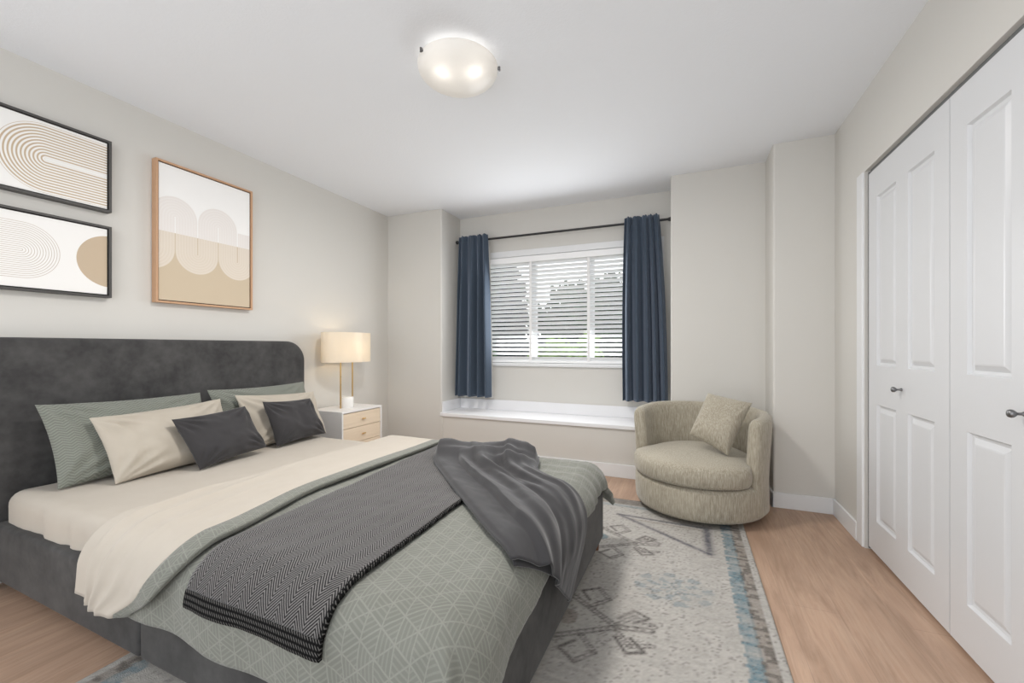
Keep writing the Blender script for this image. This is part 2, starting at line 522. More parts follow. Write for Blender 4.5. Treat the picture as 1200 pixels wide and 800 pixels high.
# window bench in the recess
bt = thing('window_bench', 'long white built-in bench under the curtained window', 'bench', ((X_ST + X_SEG) / 2, Y_STUB, 0))
hw = (X_SEG - X_ST) / 2
bm = bmesh.new(); box(bm, -hw, hw, -.012, 0.02, 0, .398)
tag(obj('front_panel', bm, M['wall'], bt), 'beige painted front')
bm = bmesh.new(); box(bm, -hw - .0, hw, -.032, Y_WIN - Y_STUB, .398, .432, .005, 3)
obj('seat_board', bm, M['bench'], bt)
bm = bmesh.new()
box(bm, -hw + .012, hw - .012, Y_WIN - Y_STUB - .013, Y_WIN - Y_STUB, .432, .535, .003)
obj('upstand', bm, M['bench'], bt)
bm = bmesh.new(); box(bm, -hw, -hw + .012, 0.005, Y_WIN - Y_STUB, .432, .535, .003)
obj('end_upstand', bm, M['bench'], bt)
bm = bmesh.new(); box(bm, -hw, hw, -.026, -.012, 0, .108, .003)
obj('kick_board', bm, M['white'], bt)
bm = bmesh.new(); box(bm, -hw, -hw + .02, -.02, -.012, .108, .398, .002)
obj('corner_strip', bm, M['wall'], bt)

# window
win = thing('window_1', 'white three-pane window behind slatted blind and navy curtains', 'window', ((WX0 + WX1) / 2, Y_WIN, 0), kind='structure')
wc = (WX0 + WX1) / 2; ww = (WX1 - WX0) / 2
bm = bmesh.new()
for (a, b, c, d) in ((-ww, -ww + .05, WZ0, WZ1), (ww - .05, ww, WZ0, WZ1), (-ww + .0502, ww - .0502, WZ0, WZ0 + .05), (-ww + .0502, ww - .0502, WZ1 - .05, WZ1)):
    box(bm, a, b, .065, .13, c, d, .004)
obj('window_frame', bm, M['white'], win)
mull = [-1.428 - wc, -.847 - wc]
for mx in mull:
    bm = bmesh.new(); box(bm, mx - .033, mx + .033, .07, .125, WZ0 + .04, WZ1 - .04, .004)
    obj('mullion', bm, M['white'], win)
for a, b in ((-ww + .05, mull[0] - .033), (mull[0] + .033, mull[1] - .033), (mull[1] + .033, ww - .05)):
    bm = bmesh.new(); box(bm, a, b, .095, .099, WZ0 + .05, WZ1 - .05)
    obj('window_pane', bm, M['glass'], win)
bm = bmesh.new()
for (a, b, c, d) in ((-ww - .06, -ww, WZ0 + .001, WZ1), (ww, ww + .06, WZ0 + .001, WZ1), (-ww - .06, ww + .06, WZ1 + .0005, WZ1 + .062)):
    box(bm, a, b, -.014, 0, c, d, .003)
obj('window_casing', bm, M['white'], win)
bm = bmesh.new(); box(bm, -ww - .06, ww + .06, -.03, .07, WZ0 - .032, WZ0, .006)
obj('window_sill', bm, M['white'], win)
# reveals
bm = bmesh.new()
box(bm, -ww, -ww + .008, 0, .07, WZ0, WZ1); box(bm, ww - .008, ww, 0, .07, WZ0, WZ1); box(bm, -ww + .008, ww - .008, 0, .07, WZ1 - .008, WZ1)
obj('window_reveal', bm, M['white'], win)

# venetian blind
bl = thing('window_blind', 'white wooden venetian blind with half-open slats in the window', 'blind', (wc, Y_WIN + .022, 0))
bw = ww - .012
bm = bmesh.new(); box(bm, -bw, bw, -.03, .03, 1.925, 1.975, .004)
obj('head_rail', bm, M['slat'], bl)
bm = bmesh.new(); box(bm, -bw - .008, bw + .008, -.046, -.034, 1.918, 1.977, .004, 3)
obj('valance', bm, M['slat'], bl)
bm = bmesh.new(); box(bm, -bw, bw, -.026, .026, WZ0 + .004, WZ0 + .026, .004)
obj('bottom_rail', bm, M['slat'], bl)
bm = bmesh.new()
nsl = 23
tilt = math.radians(29)
for k in range(nsl):
    z = WZ0 + .05 + k * .0428
    m = Matrix.Translation((0, 0, z)) @ Matrix.Rotation(-tilt, 4, 'X')
    b2 = bmesh.new(); box(b2, -bw, bw, -.0255, .0255, -.0015, .0015)
    for v in b2.verts: v.co = m @ v.co
    me = bpy.data.meshes.new('tmp'); b2.to_mesh(me); b2.free(); bm.from_mesh(me); bpy.data.meshes.remove(me)
obj('slats', bm, M['slat'], bl)
for mx in (-bw + .14, mull[0], (mull[0] + mull[1]) / 2 * .0 + mull[1], bw - .14):
    bm = bmesh.new(); box(bm, mx - .013, mx + .013, -.030, -.0285, WZ0 + .02, 1.93)
    obj('ladder_tape', bm, M['tape'], bl)

# curtain rod and the two curtains
RODZ, RODY = 2.172, 3.82
rd = thing('curtain_rod', 'thin black curtain rod above the window', 'curtain rod', ((X_ST + X_SEG) / 2, RODY, RODZ))
bm = bmesh.new(); cyl(bm, (-hw + .03, 0, 0), (hw - .004, 0, 0), .0105)
obj('rod', bm, M['black_metal'], rd, True, auto=.7)
bm = bmesh.new()
lathe(bm, [(0, 0), (.012, 0), (.012, .008), (.017, .014), (.019, .024), (.016, .034), (0, .038)], 18)
for v in bm.verts: v.co = Vector((-hw + .034 - v.co.z, v.co.y, v.co.x))
obj('finial', bm, M['black_metal'], rd, True)
bm = bmesh.new(); cyl(bm, (hw - .03, 0, 0), (hw - .004, 0, 0), .013, .02)
obj('wall_flange', bm, M['black_metal'], rd)
bm = bmesh.new(); box(bm, -hw + .055, -hw + .067, .0, Y_WIN - RODY, -.006, .006); box(bm, -hw + .046, -hw + .076, Y_WIN - RODY - .006, Y_WIN - RODY, -.03, .03)
obj('bracket', bm, M['black_metal'], rd)

def curtain(label, xt0, xt1, xb0, xb1, zt, zb, npl, seed, bulge=0.0):
    cx = (xt0 + xt1) / 2
    t = thing('curtain', label, 'curtain', (cx, RODY, RODZ), group='navy curtains at the window')
    rng = random.Random(seed)
    ph = [rng.uniform(-.5, .5) for _ in range(8)]
    nu, nv = 110, 60
    V = []; UV = []
    for j in range(nv):
        v = j / (nv - 1)
        z = zt + (zb - zt) * v
        k = v ** .8
        for i in range(nu):
            u = i / (nu - 1)
            w = u + .035 * math.sin(2 * math.pi * u * 1.3 + ph[0]) + .012 * math.sin(9 * u + ph[1] + 1.5 * v)
            a0 = xt0 + (xb0 - xt0) * k; a1 = xt1 + (xb1 - xt1) * k
            x = a0 + (a1 - a0) * u + bulge * math.sin(math.pi * v) * (u - .5)
            near = 1 - sstep(0.0, .10, v)
            p = 2 * math.pi * npl * w
            amp = .019 + .028 * sstep(.03, .5, v)
            y = -.052 + amp * (math.sin(p) * .95 + .12 * math.sin(2 * p + ph[2])) - .012 * v
            y += .004 * math.sin(p * 2.6 + ph[3]) * near
            dz = .010 * abs(math.sin(p * 1.1)) * (1 - sstep(0, .02, v))
            V.append((x - cx, y, z - RODZ + dz)); UV.append((u, v))
    o = mesh_obj('drape_panel', V, grid_faces(nv, nu), M['curtain'], t, True, UV)
    solid(o, .004, 0)
    # white lining, showing a little below the hem
    V = []
    for j in range(20):
        v = j / 19
        for i in range(60):
            u = i / 59
            a0 = xt0 + (xb0 - xt0) * v + .012; a1 = xt1 + (xb1 - xt1) * v - .012
            z = zt - .05 + (zb - .018 + .006 * math.sin(u * 31) - zt + .05) * v
            V.append((a0 + (a1 - a0) * u - cx, -.0 + .045 * (1 if v < .0 else 0) + .028 + .006 * math.sin(u * 40), z - RODZ))
    o = mesh_obj('lining', V, grid_faces(20, 60), M['lining'], t, True)
    tag(solid(o, .002, 0), 'white lining showing under the hem')
    return t
curtain('navy curtain hanging next to the bare wall stub, at the finial end of the rod', -2.165, -1.845, -2.212, -1.805, 2.205, .572, 4, 3)
curtain('navy curtain hanging above the swivel chair', -.500, -.215, -.515, -.145, 2.205, .603, 5, 8, .02)

# ------------------------------------------------------------------ garden seen through the blind
def leafy(name, x, y, z0, rx, ry, rz, n, mat, label, trunk=True, cone=False, seed=1, cat='tree', group=None, ls=.11):
    t = thing(name, label, cat, (x, y, z0), group=group)
    rng = random.Random(seed)
    V = []; F = []
    for k in range(n):
        while True:
            a = Vector((rng.uniform(-1, 1), rng.uniform(-1, 1), rng.uniform(-1, 1)))
            if .2 < a.length < .72 + .42 * noise.noise(a.normalized() * 2.6 + Vector((seed * 3.7, 0, 0))) + .12 * rng.random(): break
        if cone:
            an = rng.uniform(0, 2 * math.pi); az = rng.random() ** 1.6; f = (1 - az) * (.85 + .3 * noise.noise(Vector((an * 2, az * 6, seed))))
            rr = math.sqrt(rng.random()) * f
            c = Vector((math.cos(an) * rr * rx, math.sin(an) * rr * ry, az * 2 * rz))
        else:
            c = Vector((a.x * rx, a.y * ry, rz + a.z * rz))
        c += Vector((0, 0, .6 if trunk and not cone else .1))
        u = Vector((rng.gauss(0, 1), rng.gauss(0, 1), rng.gauss(0, 1))).normalized()
        w = u.orthogonal().normalized(); s = ls * rng.uniform(.6, 1.3); b = len(V)
        V += [c - u * s, c + w * s * .45, c + u * s, c - w * s * .45]; F.append((b, b + 1, b + 2, b + 3))
    mesh_obj('foliage', V, F, mat, t, False)
    bm = bmesh.new(); cyl(bm, (0, 0, 0), (0, 0, rz * 1.2 + .3), .09 if trunk else .03, .03, 10)
    obj('trunk', bm, M['walnut'], t, True)
    return t
def m_leaf(name, a, b):
    n = NT(name); v = n.coord()
    return n.set(n.mix(n.noise(v, 3, 2), a, b), .6, spec=.2)
M['leaf_dark'] = m_leaf('dark_conifer_leaf', (.006, .014, .017), (.016, .03, .03))
M['leaf_green'] = m_leaf('fresh_green_leaf', (.07, .17, .02), (.20, .31, .05))
M['leaf_mid'] = m_leaf('mid_green_leaf', (.015, .045, .02), (.05, .10, .035))
bm = bmesh.new(); box(bm, -40, 25, 5.2, 70, -1.3, -1.2)
tag(obj('lawn', bm, M['leaf_mid']), 'green lawn outside beyond the window', 'lawn', kind='structure')
leafy('shrub', -1.9, 7.0, -1.2, 1.0, .7, 1.25, 1900, M['leaf_green'], 'bright green shrub outside in the middle of the window', False, False, 2, 'shrub', ls=.13)
leafy('shrub', .15, 7.3, -1.2, .85, .7, 1.15, 1500, M['leaf_green'], 'green shrub outside towards the swivel-chair end of the window', False, False, 3, 'shrub', ls=.13)
leafy('shrub', -4.2, 7.6, -1.2, 1.1, .8, 1.2, 1500, M['leaf_mid'], 'darker green shrub outside towards the lamp end of the window', False, False, 4, 'shrub', ls=.13)
leafy('conifer_tree', -5.3, 11.6, -1.2, 2.3, 1.3, 3.1, 4200, M['leaf_dark'], 'dark conifer outside behind the darker green shrub', True, True, 5, ls=.2)
leafy('conifer_tree', .7, 10.4, -1.2, 2.4, 1.3, 2.7, 4200, M['leaf_dark'], 'dark conifer outside seen past the navy curtain above the chair', True, True, 6, ls=.2)
leafy('leafy_tree', -2.5, 13.6, -1.2, 2.9, 1.2, 2.05, 5200, M['leaf_mid'], 'mid green leafy tree outside behind the bright shrub', True, False, 7, ls=.2)
leafy('leafy_tree', -8.2, 15.5, -1.2, 2.6, 1.5, 2.7, 3600, M['leaf_mid'], 'tall mid green tree outside at the far lamp end of the window', True, False, 8, ls=.22)

# ------------------------------------------------------------------ rug
def make_rug():
    x0, x1, y0, y1 = -1.79, .315, -.05, 3.0
    st = .0085
    nx = int((x1 - x0) / st) + 1; ny = int((y1 - y0) / st) + 1
    gx = np.linspace(x0, x1, nx); gy = np.linspace(y0, y1, ny)
    X, Y = np.meshgrid(gx, gy, indexing='ij')
    dark = np.zeros_like(X); blue = np.zeros_like(X); navy = np.zeros_like(X); brown = np.zeros_like(X)
    rng = np.random.default_rng(4)
    pf_ = np.array([[noise.noise(Vector((x * 16, y * 45, 4))) for y in gy[::2]] for x in gx[::2]])
    pf_ = np.repeat(np.repeat(pf_, 2, 0), 2, 1)[:nx, :ny]
    pf0 = pf_
    mirx = x0 + x1
    def seg(a, b, w):
        ax, ay = a; bx, by = b
        dx, dy = bx - ax, by - ay; L2 = dx * dx + dy * dy
        t = np.clip(((X - ax) * dx + (Y - ay) * dy) / L2, 0, 1)
        d = np.hypot(X - ax - t * dx, Y - ay - t * dy)
        al = t * math.sqrt(L2)
        return d, al
    def rope(target, pts, w=.022, dash=.03, mirror=True, fill=.45):
        for a, b in zip(pts[:-1], pts[1:]):
            for mi in ((False, True) if mirror else (False,)):
                A, B = ((mirx - a[0], a[1]), (mirx - b[0], b[1])) if mi else (a, b)
                d, al = seg(A, B, w)
                edge = np.exp(-((d - w * .8) / (w * .33)) ** 2)
                inner = (d < w * .8) * fill * (np.mod(al, dash) < dash * .5)
                np.maximum(target, np.maximum(edge * .85, inner), out=target)
    def line(target, pts, w=.008, mirror=True, k=1.0):
        for a, b in zip(pts[:-1], pts[1:]):
            for mi in ((False, True) if mirror else (False,)):
                A, B = ((mirx - a[0], a[1]), (mirx - b[0], b[1])) if mi else (a, b)
                d, al = seg(A, B, w)
                np.maximum(target, k * np.exp(-(d / w) ** 2), out=target)
    # corner triangle with a navy bar, and its inner one
    line(navy, [(-.401, 2.719), (.109, 2.695)], .011); line(navy, [(-.401, 2.719), (.114, 2.368)], .013)
    line(navy, [(.108, 2.69), (.112, 2.375)], .022)
    line(brown, [(-.36, 2.674), (.085, 2.660)], .008, k=.6)
    line(navy, [(-.401, .33), (.109, .355)], .011); line(navy, [(-.401, .33), (.114, .68)], .013); line(navy, [(.108, .36), (.112, .675)], .022)
    # stepped diamond tips with hooked ends
    def tip(cx, cy, s):
        P = lambda u, v: (cx + u * s, cy + v * s)
        rope(dark, [P(-.75, .50), P(0, 0), P(-.85, -.55)], .016 * s + .004)
        rope(dark, [P(0, 0), P(.22, .05)], .014)
        for m in (1, -1):
            rope(dark, [P(.0, .03 * m), P(.10, .16 * m), P(.24, .10 * m)], .010)
            line(dark, [P(.0, .10 * m), P(.09, .23 * m), P(.20, .18 * m), P(.10, .08 * m)], .007)
            rope(dark, [P(-.22, .16 * m), P(-.10, .30 * m), P(-.20, .42 * m)], .010)
            line(dark, [P(-.20, .42 * m), P(-.32, .34 * m), P(-.24, .24 * m)], .007)
            line(dark, [P(-.52, .18 * m), P(-.40, .26 * m), P(-.42, .12 * m), P(-.52, .18 * m)], .008)
            line(brown, [P(-.60, .05 * m), P(-.50, .0), P(-.62, .0)], .012)
    tip(-.244, 1.618, .55); tip(-.255, 2.345, .50); tip(-.25, .90, .55); tip(-.25, .25, .4)
    # faded rosettes
    for cy in (1.97, 1.2, .5):
        for mi in (0, 1):
            cx = -.05 if not mi else mirx + .05
            r = np.hypot((X - cx) / .165, (Y - cy) / .13)
            a = np.arctan2((Y - cy) / .13, (X - cx) / .165)
            ro = (r < 1) * (.12 + .75 * ((np.sin(8 * a) * np.sin(9 * r) + .5 * pf0) > .12))
            np.maximum(blue, .62 * ro, out=blue)
    # small blue star in the far diamond
    r = np.hypot((X + .455) / .05, (Y - 2.365) / .04); np.maximum(blue, .8 * (r < 1), out=blue)
    r = np.hypot((X + .453) / .06, (Y - 1.612) / .06); np.maximum(brown, .7 * (r < 1) * (np.sin(40 * X) * np.sin(40 * Y) > -.2), out=brown)
    # border stripes on the long sides
    for sgn in (0, 1):
        xx = (x1 - X) if not sgn else (X - x0)
        np.maximum(blue, np.clip(.85 + .9 * pf0, .15, 1) * ((xx > .075 + .01 * pf0) & (xx < .128 + .012 * pf0)), out=blue)
        np.maximum(dark, .55 * (pf0 > .05) * ((xx > .03) & (xx < .085)), out=dark)
        np.maximum(brown, .85 * ((xx > .034) & (xx < .078)), out=brown)
    yy = np.minimum(y1 - Y, Y - y0)
    np.maximum(brown, .80 * (yy < .10), out=brown)
    np.maximum(dark, .34 * ((yy < .10)), out=dark)
    np.maximum(blue, .5 * ((yy > .11) & (yy < .15)), out=blue)
    # wear: broken up by patchy noise, row by row
    pn = np.array([[noise.noise(Vector((x * 5, y * 5, 1))) for y in gy[::4]] for x in gx[::4]])
    pn = np.repeat(np.repeat(pn, 4, 0), 4, 1)[:nx, :ny]
    wear = np.clip(.95 + .45 * pn + .5 * pf_, .2, 1) * rng.uniform(.7, 1.0, X.shape)
    fleck = ((rng.uniform(0, 1, X.shape) + .22 * pf_ + .12 * pn) > .90) * .38
    np.maximum(dark, fleck, out=dark)
    base = np.array([.42, .402, .375]); out = np.zeros((nx, ny, 3)) + base
    bands = .035 * np.sin(Y * 190) * rng.uniform(.2, 1, X.shape)
    out *= (1 + .10 * (rng.uniform(-1, 1, X.shape)) + .10 * pn + .16 * pf_ + bands)[..., None]
    dark = np.clip(dark * 1.25, 0, 1)
    for mk, c in ((brown, (.20, .165, .135)), (blue, (.10, .185, .225)), (navy, (.035, .04, .07)), (dark, (.04, .033, .033))):
        k = (mk * wear)[..., None]
        out = out * (1 - k) + np.array(c) * k
    V = np.stack([X, Y, np.full_like(X, .008)], -1).reshape(-1, 3)
    F = grid_faces(nx, ny)
    o = mesh_obj('area_rug', V.tolist(), F, None, None, True)
    ca = o.data.color_attributes.new('weave', 'FLOAT_COLOR', 'POINT')
    ca.data.foreach_set('color', np.concatenate([np.clip(out, 0, 1).reshape(-1, 3), np.ones((nx * ny, 1))], 1).astype(np.float32).ravel())
    n = NT('faded_wool_rug')
    at = n.new('ShaderNodeAttribute', attribute_name='weave')
    v = n.coord()
    nz = n.noise(n.mapping(v, scale=(120, 320, 1)), 1, 2)
    nb = n.noise(n.mapping(v, scale=(12, 60, 1)), 1, 3)
    col = n.mix(n.math('MULTIPLY', n.remap(nz, .35, .65), .18), at.outputs['Color'], (.53, .505, .47))
    col = n.mix(n.math('MULTIPLY', n.remap(nb, .5, .75), .25), col, (.36, .33, .30))
    n.bump(nz, .5, .004)
    o.data.materials.append(n.set(col, .95, spec=.05))
    solid(o, .0075, -1)
    return tag(o, 'faded grey area rug with tribal motifs and blue border stripe under the bed', 'rug')
make_rug()

# ------------------------------------------------------------------ bed
BR = -math.radians(1.2)
BO = Vector((-2.77, .797, 0))
BW, BL_ = 1.48, 2.335
def on_bed(name, label, cat, z=0, group=None):
    return thing(name, label, cat, (BO.x, BO.y, z), BR, group)

bed = on_bed('upholstered_bed', 'double bed with charcoal velvet headboard and low velvet side rails', 'bed')
def headboard():
    y0, y1, zt, R = -.13, BW + .10, 1.118, .15
    out = [(y0, .05)]
    for k in range(13):
        a = math.pi - k / 12 * math.pi / 2
        out.append((y0 + R + R * math.cos(a), zt - R + R * math.sin(a)))
    for k in range(1, 16): out.append((y0 + R + (y1 - y0 - 2 * R) * k / 16, zt))
    for k in range(13):
        a = math.pi / 2 - k / 12 * math.pi / 2
        out.append((y1 - R + R * math.cos(a), zt - R + R * math.sin(a)))
    out.append((y1, .05))
    bm = bmesh.new()
    f = [bm.verts.new((0, y, z)) for y, z in out]
    bk = [bm.verts.new((-.088, y, z)) for y, z in out]
    bm.faces.new(f); bm.faces.new(bk[::-1])
    n = len(f)
    for k in range(n):
        bm.faces.new((f[k], f[(k + 1) % n], bk[(k + 1) % n], bk[k]))
    bmesh.ops.recalc_face_normals(bm, faces=bm.faces[:])
    es = [e for e in bm.edges if len(e.link_faces) == 2 and abs(e.verts[0].co.x - e.verts[1].co.x) < 1e-6]
    bmesh.ops.bevel(bm, geom=es, offset=.028, segments=4, profile=.55, affect='EDGES')
    return obj('headboard', bm, M['velvet'], bed, True, auto=.9)
headboard()
def rail(name, x0, x1, y0, y1):
    bm = bmesh.new(); box(bm, x0, x1, y0, y1, .066, .312, .018, 4)
    return obj(name, bm, M['velvet'], bed, True, auto=1.2)
for a, b in ((.0, 1.142), (1.146, BL_ - .07)):
    rail('side_rail', a, b, 0, .06); rail('side_rail', a, b, BW - .06, BW)
rail('foot_rail', BL_ - .068, BL_, 0, BW)
bm = bmesh.new(); box(bm, .02, BL_ - .08, .06, BW - .06, .16, .215)
obj('slat_base', bm, M['walnut'], bed)
for x, y in ((.10, .07), (.10, BW - .07), (BL_ - .034, .034), (BL_ - .034, BW - .034)):
    if True:
        bm = bmesh.new(); cyl(bm, (x + (.004 if x > 1 else -.02), y, .0088 if x > 1 else 0), (x, y, .075), .011, .019, 14)
        tag(obj('leg', bm, M['walnut'], bed, True, auto=.8), 'short tapered brown wooden leg')

# drape map: flat cloth metres (p along the bed, q across it) -> the bed's rounded top and hanging sides
def drape(p, q, h=0.0, X1=2.24, Y0=.08, Y1=BW - .08, zt=.472, R=.12, X0=-9.0, flare=.35):
    cx = min(max(p, X0), X1); cy = min(max(q, Y0), Y1)
    dx, dy = p - cx, q - cy
    d = math.hypot(dx, dy)
    if d < 1e-9: return (p, q, zt + h)
    nx, ny = dx / d, dy / d
    if d < R * math.pi / 2:
        a = d / R
        o = (R + h) * math.sin(a); z = zt - R + (R + h) * math.cos(a)
    else:
        e = d - R * math.pi / 2
        o = R + h + flare * (2 * abs(nx * ny)) * e; z = zt - R - e
    return (cx + nx * o, cy + ny * o, z)

mat_t = on_bed('mattress', 'thick mattress in a smooth cream fitted sheet on the velvet bed', 'mattress')
V = []; UV = []; nu, nv = 100, 96
P0, P1 = -.09, 2.40; Q0, Q1 = -.09, BW + .09
for i in range(nu):
    p = P0 + (P1 - P0) * i / (nu - 1)
    for j in range(nv):
        q = Q0 + (Q1 - Q0) * j / (nv - 1)
        side = sstep(.06, -.05, q)
        h = .0025 * fbm(p * 3, q * 3) + side * .007 * math.sin(p * 34 + 5 * fbm(p * 3, 0)) * sstep(.1, .25, p)
        qq = q - side * .012 * math.sin(p * 11)
        V.append(drape(p, qq, h, 2.24, .085, BW - .085, .442, .055, .06, .0)); UV.append((p, q))
o = mesh_obj('fitted_sheet', V, grid_faces(nu, nv), M['cream'], mat_t, True, UV)
bm = bmesh.new(); box(bm, .02, 2.285, .066, BW - .066, .216, .43, .04, 3)
tag(obj('mattress_core', bm, M['lining'], mat_t, True), 'white mattress side')

def ridge(x, wl, wr):
    return math.exp(-(x / (wl if x < 0 else wr)) ** 2)

# duvet: sage cover, cream turned-down band with a sage border
duv = on_bed('duvet', 'sage patterned duvet with its cream side turned down across the bed', 'duvet')
def cover_h(p, q):
    h = .006 * fbm(p * 2.2, q * 2.2, 3) + .0016 * fbm(p * 11, q * 11, 5)
    d = max(0, p - 2.24)
    h += .010 * sstep(.06, .25, d) * math.sin(q * 13 + 2 * fbm(q * 2, 1))
    s = max(0, .08 - q)
    h += .008 * sstep(.08, .25, s) * math.sin(p * 17 + 2 * fbm(p * 2, 5))
    if p > 2.24 and q < .08:
        an = math.atan2(.08 - q, p - 2.24)
        h += .030 * ridge(an - .80, .10, .22) * sstep(.06, .22, math.hypot(p - 2.24, .08 - q))
    h += .0022 * fbm(p * 24, q * 24, 3) * sstep(1.7, 2.1, p)
    # fine pulled creases at the far foot corner
    k = sstep(1.0, 1.25, q) * sstep(1.75, 2.1, p)
    h += k * .0035 * math.sin(q * 70 + 3 * fbm(p * 1.5, q * 3))
    return h
V = []; UV = []; nu, nv = 150, 190
P0, Q0, Q1 = 1.02, -.215, BW + .165
for i in range(nu):
    for j in range(nv):
        q = Q0 + (Q1 - Q0) * j / (nv - 1)
        P1 = 2.418 + .012 * math.sin(q * 7) + .03 * sstep(1.3, 1.5, q) + .07 * sstep(.62, .15, q)
        p = P0 + (P1 - P0) * i / (nu - 1)
        qq = q - .02 * sstep(.1, -.2, q) * sstep(1.2, 2.1, p)
        V.append(drape(p, qq, cover_h(p, q), flare=.42 + .30 * sstep(.6, 1.4, q))); UV.append((p, q))
o = mesh_obj('cover', V, grid_faces(nu, nv), M['sage'], duv, True, UV)
solid(o, .022, -1)

def pf(q): return 1.352 + .10 * sstep(.55, .04, q) - .23 * max(0.0, min(1.0, (.05 - q) / .245)) ** 2.2 + .010 * fbm(q * 2.5, 9)
def pb(q): return .93 - .05 * sstep(.25, -.2, q) + .02 * fbm(q * 2.0, 4)
def turn_pt(s, q):
    """s 0..1 over the band, 1..1.35 rolls under its front edge"""
    a, b = pb(q), pf(q)
    if s <= 1: p = a + (b - a) * s; r = 1.0
    else: p = b - .05 * sstep(1.05, 1.35, s); r = 1.0
    up = .036 * sstep(0, .10, s)
    hh = -.026 + up + .022
    if s > .93: hh -= .026 * sstep(.93, 1.18, s)
    w = .0035 * fbm(p * 5, q * 2.2, 2)
    # creases that run back from the hanging corner
    for (c, sl, am, wd) in ((.20, .55, .016, .035), (.38, .40, .014, .04), (.56, .25, .007, .04), (.80, .10, .005, .05)):
        w += am * math.exp(-((s - c - sl * (.1 - q)) / wd) ** 2) * sstep(.75, .0, q)
    w += .010 * sstep(-.02, -.2, q) * math.sin(p * 24)
    return drape(p, q, hh + w, flare=0)
def turn_mesh(name, s0, s1, ns, mat, uvs=1.0):
    V = []; UV = []; nv = 150
    for i in range(ns):
        s = s0 + (s1 - s0) * i / (ns - 1)
        for j in range(nv):
            q = -.19 + (BW + .08 + .19) * j / (nv - 1)
            if j == 0: pass
            V.append(turn_pt(s, q - .02 * math.sin(s * 2.5) * sstep(0, -.2, q))); UV.append((s * .42, q))
    return solid(mesh_obj(name, V, grid_faces(ns, nv), mat, duv, True, UV), .010, -1)
tag(turn_mesh('turned_down_band', 0.0, .87, 60, M['cream']), 'cream underside of the duvet, folded over')
turn_mesh('band_border', .865, 1.35, 26, M['sage_fine'])

# herringbone throw
th = on_bed('herringbone_throw', 'black and grey herringbone wool throw laid across the bed', 'throw')
def thr(a, q, h=0):
    l = 1.375 + .112 * (1.28 - q) / 1.33; r = 1.945 + .055 * (1.28 - q) / 1.33
    p = l + (r - l) * a
    c = cover_h(p, q)
    return drape(p, q, .016 + c + .004 * fbm(p * 4, q * 4, 8) + h, flare=0), (p, q)
def throw_mesh(name, a0, a1, q0, q1, na, nq, mat, h=0.0, t=.009):
    V = []; UV = []
    for i in range(na):
        for j in range(nq):
            v, uv = thr(a0 + (a1 - a0) * i / (na - 1), q0 + (q1 - q0) * j / (nq - 1), h)
            V.append(v); UV.append(uv)
    return solid(mesh_obj(name, V, grid_faces(na, nq), mat, th, True, UV), t, -1)
throw_mesh('woven_panel', 0, .982, -.065, 1.42, 50, 130, M['herring'])
tag(throw_mesh('end_border', 0, 1.0, -.104, -.064, 50, 6, M['yarn'], .002, .011), 'black yarn-stitched end border')
tag(throw_mesh('side_border', .98, 1.0, -.065, 1.42, 5, 130, M['yarn'], .002, .011), 'black corded long edge')

# dark draped throw
dr = on_bed('draped_blanket', 'crumpled smooth charcoal blanket falling over the foot of the bed', 'blanket')
def poly_at(pts, s):
    seg = [math.dist(a, b) for a, b in zip(pts[:-1], pts[1:])]; L = sum(seg) * s
    for k, l in enumerate(seg):
        if L <= l or k == len(seg) - 1:
            t = min(1, L / l); a, b = pts[k], pts[k + 1]
            return (a[0] + (b[0] - a[0]) * t, a[1] + (b[1] - a[1]) * t)
        L -= l
LE = [(1.43, 1.263), (1.50, 1.12), (1.575, 1.02), (1.883, .716), (2.141, .472), (2.30, .334)]
RE = [(2.03, 1.346), (2.10, 1.10), (2.22, 1.01), (2.40, .93), (2.52, .79), (2.585, .655)]
def smooth_poly(pts, s):
    q = [poly_at(pts, max(0, min(1, s + d))) for d in (-.06, -.03, 0, .03, .06)]
    w = (1, 2, 3, 2, 1)
    if s < .06 or s > .94: return poly_at(pts, s)
    return (sum(a[0] * b for a, b in zip(q, w)) / 9, sum(a[1] * b for a, b in zip(q, w)) / 9)
def drape_h(s, t):
    h = .030
    h += .006 * (1 - ridge(t, .05, .05)) 
    # hem band at the bed side and a step where the upper fold lies on it
    c = .27 - .05 * s
    h += .032 * ridge(t - c, .007, .10) * sstep(.12, .3, s)
    h += .028 * ridge(t - (.50 - .10 * s), .05, .09) * sstep(.02, .25, s) * (1 - .35 * s)
    h += .020 * ridge(t - (.34 + .40 * s), .03, .06) * ridge(s - .30, .22, .35)
    h += .026 * ridge(t - (.72 - .05 * s), .03, .08) * ridge(s - .25, .25, .45)
    h += .018 * ridge(t - (.88 - .10 * s), .04, .05) * ridge(s - .45, .35, .35)
    h -= .012 * ridge(t - (.62 - .10 * s), .03, .03) * sstep(.1, .3, s)
    # gathered heap at the far end
    h += (.050 + .012 * math.sin(t * 9 + 1)) * ridge(s - .055 - .02 * math.sin(t * 4), .05, .07)
    h += .034 * ridge(s - .19 + .07 * t, .022, .06) * ridge(t - .62, .28, .22)
    h += .026 * ridge(s - .27 + .10 * t, .018, .05) * ridge(t - .80, .22, .14)
    h += .020 * ridge(s - .13 - .04 * t, .02, .04) * ridge(t - .28, .2, .2)
    h = .03 + (h - .03) * (1 - .45 * sstep(.70, 1.0, s) * sstep(.35, .6, t))
    h += .0035 * fbm(s * 7, t * 7, 2)
    h *= sstep(-.03, .06, s) * .75 + .25
    return h
V = []; UV = []; nu, nv = 150, 100
